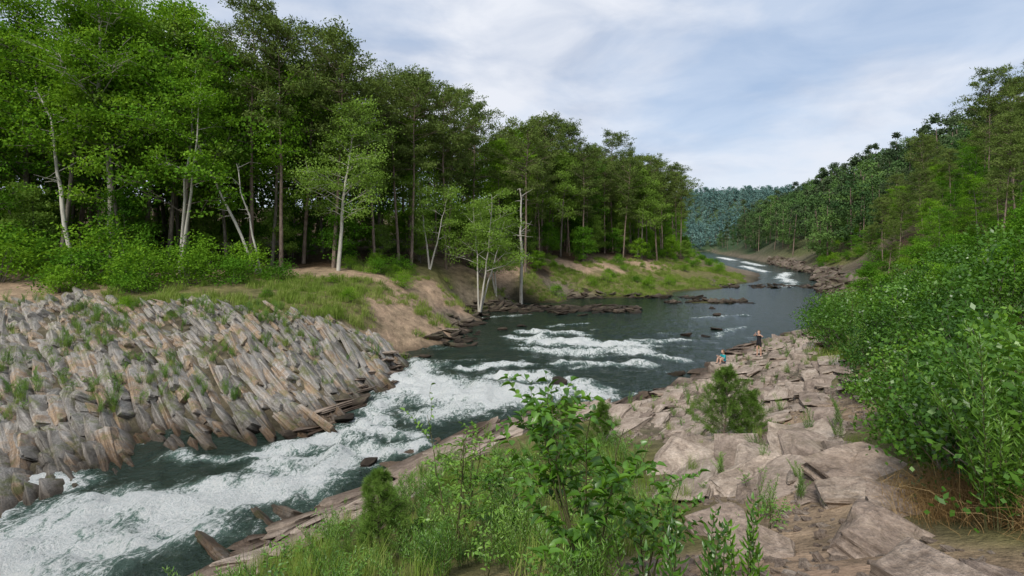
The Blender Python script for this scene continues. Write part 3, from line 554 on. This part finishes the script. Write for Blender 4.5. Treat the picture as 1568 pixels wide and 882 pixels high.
for a,b_,sx,sy,sz,rz,tx in [(5.0,10.6,2.4,2.2,1.6,.6,.16),(6.2,9.2,1.5,1.5,2.2,.2,.1),(5.4,8.2,1.0,1.2,1.8,-.3,.1),(4.1,5.6,1.0,1.2,1.3,.7,.1),(5.2,6.9,.8,1,1.6,1.0,-.1),(4.3,12.8,2.2,2,1.3,.9,.1),(6.9,12.4,1.8,1.8,1.3,1.1,.1),(3.3,8.0,1.0,1.2,1,.3,0),(3.1,6.3,.9,1.2,.9,.9,.05)]:
    o=link(bpy.data.objects.new('flat_rock_slab',hull(M_rr,26,1,.7,.2,.7,5,.33,.08)));o.location=(a,b_,terrain([a],[b_],False)[0]+.04);o.scale=(sx,sy,sz);o.rotation_euler=(tx,-.12,rz)
def block(name,x,y,z,s,rz):
    o=link(bpy.data.objects.new(name,hull(M_rr,80,1,1,1,.35,4,.2,.1)));o.location=(x,y,z);o.scale=s;o.rotation_euler=(.10,-.14,rz)
block('stone_block',2.78,3.4,6.22,(.48,.5,.24),.5);block('stone_block',3.22,3.4,6.16,(.3,.34,.24),1.2)
# ------------------------------------------------------------------ foreground plants
place('broadleaf_sapling',sapling(2.0,1.0,nb=64,L=.12,W=.065,stems=6,gap=.04),.75,5.0)
place('broadleaf_sapling',sapling(2.3,.95,nb=50,L=.09,W=.045,mat=M_willow,stems=5),-.9,8.2)
place('broadleaf_sapling',sapling(1.7,.9,nb=44,L=.1,W=.05,mat=M_near,stems=4),-.1,9)
place('broadleaf_sapling',sapling(1.3,.6,nb=30,L=.1,W=.055,stems=3),1.5,5.6)
place('young_pine',young_pine(1.7,.6),-2.3,8.8);place('young_pine',young_pine(2.2,1.2),6.2,15);place('young_pine',young_pine(1.9,.8),1.6,15.5);place('young_pine',young_pine(1.5,.6),2.9,16.5);place('young_pine',young_pine(1.4,.8),7.0,15.2)
C_w=coll_of('weeds',[wand(1.0,9,gap=.02),wand(.8,10,L=.08),wand(1.2,7,L=.13),sapling(.8,.4,nb=16,L=.08,W=.035,mat=M_willow,stems=4),tuft(90,.7,w=.008),tuft(80,.5,w=.008)])
x,y,z,w=cand(-6,3.2,4,17,1500);s=(z>.5)&(w[:,2]>.4)&(x<.24*y+.6)&~((y<6)&(x>-1.2)&(x<.2));x,y,z=x[s],y[s],z[s];k=thin(x,y,.32);x,y,z=x[k],y[k],z[k]
scatter('foreground_weeds',np.stack([x,y,z],1),upright(len(x),.08),R.uniform(.45,1.15,len(x)),R.integers(0,6,len(x)),C_w)
x,y,z,w=cand(-8,28,3.6,46,2800);s=(z>.35)&(w[:,0]+w[:,1]>.4)&(fbm(x/1.8,y/1.8,3,67)>-.03)&(np.hypot(x-16.4,y-34)>1.2)&(np.hypot(x-12.6,y-30.3)>1.3)&(x<.75*y+1);x,y,z=x[s],y[s],z[s];k=thin(x,y,.5);x,y,z=x[k],y[k],z[k]
scatter('slab_crevice_plants',np.stack([x,y,z+.05],1),upright(len(x),.12),R.uniform(.25,.75,len(x)),R.integers(0,6,len(x)),C_w)
for a,b_,h in [(1.55,3.9,1.0),(1.75,4.1,.9),(1.3,4.3,.9),(2.0,4.4,1.0),(1.1,3.7,.7)]:
    place('leafy_weed',wand(h,3,L=.14,W=.03,spread=.12,gap=.03,mat=M_near),a,b_)
C_b=coll_of('thicket',[sapling(1.7,.9,nb=36,L=.10,W=.035,mat=M_thk,stems=6),wand(1.7,11,L=.12,W=.018,gap=.026,mat=M_willow),sapling(1.5,.8,nb=34,L=.08,W=.045,mat=M_thk,stems=6),shrub(1.7,.8,mat=M_thk,nc=70,per=34,leaf=.085,cl=.15),shrub(1.4,.8,mat=M_near,nc=60,per=34,leaf=.08,cl=.13),sapling(2.3,.8,nb=36,L=.10,W=.045,mat=M_thk,stems=4)])
x,y,z,w=cand(4.5,34,5,42,3000);s=((w[:,2]+w[:,3])>.5)&(x>.62*y+1.2-.1*np.maximum(0,y-20))&~((y<7.2)&(x<5.6))&(x<1.1*y+2);x,y,z=x[s],y[s],z[s];k=thin(x,y,1.1);x,y,z=x[k],y[k],z[k]
scatter('bank_thicket',np.stack([x,y,z],1),upright(len(x),.12),R.uniform(.45,1.45,len(x))*np.where(y>15,1.35,1),R.choice([0,0,2,3,3,4,5,3,1],len(x)),C_b)
for a,b_,sc in [(17,15,.42),(22,18,.55),(27,26,.62),(21,25,.42),(33,38,.6),(19,20,.4),(28,33,.5),(37,46,.6),(24,31,.38),(42,60,.7),(30,30,.6),(27,22,.75),(36,30,.8),(32,27,.55)]:
    place('small_broadleaf_tree',C_und.objects[R.choice([0,2])].data,a,b_,sc,R.random()*6)
x,y,z,w=cand(5,9,3,8,900);s=(x>.7*y+.6)&(y<7.5);x,y,z=x[s],y[s],z[s]
scatter('dry_grass',np.stack([x,y,z],1),upright(len(x),.5),R.uniform(.5,1,len(x)),R.integers(0,2,len(x)),coll_of('straws',[tuft(60,.5,M_straw,.006,.15,1.6),tuft(60,.4,M_straw,.006,.2,2)]))
for a,b_,h in [(5.0,5.2,2.3),(5.4,5.6,2.2),(5.7,6.2,2.1)]: place('willow_shrub',wand(h,11,L=.15,W=.02,spread=.34,gap=.022),a,b_)
for a,b_,sc in [(6.3,7.2,1.0),(7.0,8.2,1.1),(6.6,6.6,.9),(7.4,9.4,1.1)]: place('shrub',C_b.objects[3].data,a,b_,sc,R.random()*6)
x,y,z,w=cand(-40,-7,18,34,2000);s=(z>.5)&(w[:,0]>.4)&(fbm(x/2,y/2,3,61)>.01);x,y,z=x[s],y[s],z[s]
scatter('outcrop_plants',np.stack([x,y,z+.35],1),upright(len(x),.1),R.uniform(.4,.95,len(x)),R.integers(0,6,len(x)),C_w)
# ------------------------------------------------------------------ people
def flat(name,c,r=.8): m=NT(name);return m.out(m.pr(c,r,m.bump(m.noise(40,3),.2,.01)).outputs[0])
SK=flat('skin',(.55,.34,.25),.6);BLK=flat('black_cloth',(.015,.015,.018));TEAL=flat('teal_cloth',(.02,.30,.33));HB=flat('brown_hair',(.14,.08,.04));SH=flat('shoe',(.06,.06,.07));PH=flat('phone_shell',(.02,.02,.02),.3);DN=flat('denim',(.05,.07,.12))
def person(name,J,E,cloth,hair,loc,rz,sc=1):
    root=link(bpy.data.objects.new(name,None));root.location=loc;root.rotation_euler[2]=rz;root.scale=(sc,)*3
    J=dict(J);E=list(E)
    for sd in 'lr':
        wr=np.array(J['wrist_'+sd][0]);el=np.array(J['elbow_'+sd][0]);d=norm(wr-el);s=norm(np.cross(d,[0,-1,.3]));s=s*(1 if sd=='l' else -1);nn=np.cross(d,s)
        J['palm_'+sd]=(tuple(wr+d*.06),.026);E.append(('wrist_'+sd,'palm_'+sd))
        for i,(o,l) in enumerate([(-.026,.062),(-.009,.074),(.009,.07),(.026,.056)]):
            a='f%d_%s'%(i,sd);p=wr+d*.085+s*o;J[a]=(tuple(p),.009);J[a+'m']=(tuple(p+d*l*.55+nn*.012),.008);J[a+'t']=(tuple(p+d*l*.8+nn*.04),.007)
            E+=[('palm_'+sd,a),(a,a+'m'),(a+'m',a+'t')]
        a='th_'+sd;p=wr+d*.03-s*.032;J[a]=(tuple(p),.011);J[a+'t']=(tuple(p+d*.035-s*.022+nn*.02),.009);E+=[('palm_'+sd,a),(a,a+'t')]
    ks=list(J);me=bpy.data.meshes.new('body');me.from_pydata([J[k][0] for k in ks],[(ks.index(a),ks.index(b)) for a,b in E],[])
    o=link(bpy.data.objects.new('body',me));o.modifiers.new('s','SKIN');md=o.modifiers.new('u','SUBSURF');md.levels=1;md.render_levels=1
    for i,k in enumerate(ks):
        v=me.skin_vertices[0].data[i];v.radius=(J[k][1],)*2;v.use_root=(k=='pelvis')
    dg=bpy.context.evaluated_depsgraph_get();me2=bpy.data.meshes.new_from_object(o.evaluated_get(dg));bpy.data.objects.remove(o)
    o=link(bpy.data.objects.new('body',me2));o.parent=root
    me2.materials.clear()
    for q in [SK]+cloth['mats']: me2.materials.append(q)
    for p in me2.polygons: p.material_index=cloth['f'](p.center);p.use_smooth=True
    hc=np.array(J['head'][0])
    def blob(nm,c,r,mat,cut=None):
        bm=bmesh.new();bmesh.ops.create_uvsphere(bm,u_segments=14,v_segments=10,radius=1)
        for v in bm.verts: v.co=Vector((v.co.x*r[0],v.co.y*r[1],v.co.z*r[2]))+Vector(c)
        if cut: bmesh.ops.delete(bm,geom=[v for v in bm.verts if cut(v.co)],context='VERTS')
        mm=bpy.data.meshes.new(nm);bm.to_mesh(mm);bm.free();mm.materials.append(mat)
        for p in mm.polygons:p.use_smooth=True
        q=link(bpy.data.objects.new(nm,mm));q.parent=root
    blob('head_shape',hc+[0,-.004,.0],(.076,.094,.115),SK)
    blob('hair',hc+[0,.015,.02],(.088,.102,.115),hair,lambda c:c.y<hc[1]-.05 and c.z<hc[2]+.06)
    blob('hair_length',hc+[0,.065,-.09],(.065,.045,.13),hair)
    blob('nose',hc+[0,-.098,-.015],(.012,.018,.02),SK);blob('mouth',hc+[0,-.088,-.055],(.022,.008,.007),flat('lips',(.35,.12,.10)))
    for s in (-1,1):
        blob('eye',hc+[s*.03,-.084,.008],(.012,.008,.008),PH);blob('ear',hc+[s*.078,0,-.01],(.01,.02,.03),SK)
    return root
W_=dict(pelvis=((0,0,.93),.135),waist=((0,0,1.08),.105),chest=((0,-.01,1.25),.125),neckb=((0,0,1.385),.06),neck=((0,-.005,1.45),.045),head=((0,-.01,1.56),.07))
EE=[('pelvis','waist'),('waist','chest'),('chest','neckb'),('neckb','neck'),('neck','head')]
for s,q in (('l',1),('r',-1)):
    W_.update({'hip_'+s:((q*.09,0,.86),.105),'thigh_'+s:((q*.1,-.01,.7),.085),'knee_'+s:((q*.11,-.02,.49),.06),'calf_'+s:((q*.115,.01,.34),.055),'ankle_'+s:((q*.12,.01,.09),.035),'toe_'+s:((q*.14,-.14,.04),.035),
      'sho_'+s:((q*.155,0,1.345),.055),'elbow_'+s:((q*.30,-.1,1.30),.04),'wrist_'+s:((q*.13,-.2,1.47),.026)})
    EE+=[('pelvis','hip_'+s),('hip_'+s,'thigh_'+s),('thigh_'+s,'knee_'+s),('knee_'+s,'calf_'+s),('calf_'+s,'ankle_'+s),('ankle_'+s,'toe_'+s),('chest','sho_'+s),('sho_'+s,'elbow_'+s),('elbow_'+s,'wrist_'+s)]
def fw(c):
    if c.z<.075: return 2
    if abs(c.x)<.19 and ((.68<c.z<1.36)): return 1
    return 0
zt=.95
slab=link(bpy.data.objects.new('flat_rock_slab',hull(M_rr,60,1.6,1.2,.3,.3,4)));slab.location=(16.4,34,zt-.14)
person('standing_woman',W_,EE,dict(mats=[BLK,SH],f=fw),HB,(16.4,34,zt),-.9,1.04)
Cc=dict(pelvis=((0,0,.13),.12),waist=((0,-.02,.27),.10),chest=((0,-.06,.43),.11),neckb=((0,-.08,.54),.05),neck=((0,-.09,.60),.04),head=((0,-.11,.70),.07))
for s,q in (('l',1),('r',-1)):
    Cc.update({'hip_'+s:((q*.08,-.05,.12),.09),'knee_'+s:((q*.12,-.36,.36),.055),'calf_'+s:((q*.12,-.40,.22),.045),'ankle_'+s:((q*.12,-.43,.06),.032),'toe_'+s:((q*.13,-.55,.035),.03),
      'sho_'+s:((q*.13,-.06,.50),.045),'elbow_'+s:((q*.2,-.2,.34),.035),'wrist_'+s:((q*.12,-.36,.43),.024)})
E2=[e for e in EE if 'thigh' not in e[0] and 'thigh' not in e[1]]+[('hip_l','knee_l'),('hip_r','knee_r')]
def fc(c):
    if c.z<.06 and c.y<-.35: return 3
    if c.y>-.16 and c.z<.2: return 2
    if c.y>-.20 and .2<=c.z<.54: return 1
    return 0
slab=link(bpy.data.objects.new('flat_rock_slab',hull(M_rr,60,1.6,1.4,.9,.3,4)));slab.location=(13.1,31.6,.62)
person('sitting_child',Cc,E2,dict(mats=[TEAL,DN,SH],f=fc),HB,(13.1,31.6,1.06),-1.2,1.05)
# ------------------------------------------------------------------ world, sun, camera
az=math.radians(205);el=math.radians(48)
wd=bpy.data.worlds.new('World');S.world=wd;wd.use_nodes=True;t=wd.node_tree;t.nodes.clear();N=t.nodes.new;L=t.links.new
sk=N('ShaderNodeTexSky');sk.sky_type='NISHITA';sk.sun_disc=False;sk.sun_elevation=el;sk.sun_rotation=az;sk.air_density=1.0;sk.dust_density=.6
tc=N('ShaderNodeTexCoord');mp=N('ShaderNodeMapping');mp.inputs['Scale'].default_value=(1,1,2.6);mp.inputs['Location'].default_value=(.35,.1,.0);L(tc.outputs['Generated'],mp.inputs[0])
n1=N('ShaderNodeTexNoise');n1.inputs['Scale'].default_value=1.9;n1.inputs['Detail'].default_value=8;n1.inputs['Roughness'].default_value=.52;n1.inputs['Distortion'].default_value=.3;L(mp.outputs[0],n1.inputs['Vector'])
r1=N('ShaderNodeValToRGB');r1.color_ramp.elements[0].position=.36;r1.color_ramp.elements[0].color=(.52,)*3+(1,);r1.color_ramp.elements[1].position=.53;L(n1.outputs[0],r1.inputs[0])
n2=N('ShaderNodeTexNoise');n2.inputs['Scale'].default_value=3.8;n2.inputs['Detail'].default_value=8;n2.inputs['Roughness'].default_value=.55;n2.inputs['Distortion'].default_value=.4;L(mp.outputs[0],n2.inputs['Vector'])
r2=N('ShaderNodeValToRGB');e=r2.color_ramp.elements;e[0].position=.34;e[0].color=(3.6,4.15,5.2,1);e[1].position=.62;e[1].color=(5.7,5.95,6.5,1);L(n2.outputs[0],r2.inputs[0])
mx=N('ShaderNodeMix');mx.data_type='RGBA';L(r1.outputs[0],mx.inputs[0])
bl=N('ShaderNodeMix');bl.data_type='RGBA';bl.blend_type='MIX';bl.inputs[0].default_value=.55;L(sk.outputs[0],bl.inputs[6]);bl.inputs[7].default_value=(2.0,3.4,5.5,1)
L(bl.outputs[2],mx.inputs[6]);L(r2.outputs[0],mx.inputs[7])
bg=N('ShaderNodeBackground');bg.inputs[1].default_value=.145;L(mx.outputs[2],bg.inputs[0]);wo=N('ShaderNodeOutputWorld');L(bg.outputs[0],wo.inputs[0])
sd=bpy.data.lights.new('sun','SUN');sd.energy=3.5;sd.angle=math.radians(12);sd.color=(1,.95,.86);so=link(bpy.data.objects.new('sun',sd))
sv=Vector((math.sin(az)*math.cos(el),math.cos(az)*math.cos(el),math.sin(el)));so.rotation_euler=sv.to_track_quat('Z','Y').to_euler()
cd=bpy.data.cameras.new('camera');cd.lens=18;cd.sensor_width=36;cd.shift_y=-.044;cd.clip_end=5000;cd.clip_start=.05
co=link(bpy.data.objects.new('camera',cd));co.location=(0,0,8.5);co.rotation_euler=(math.pi/2,0,0);S.camera=co
S.view_settings.view_transform='Standard';S.view_settings.look='None';S.view_settings.exposure=0
print('done')
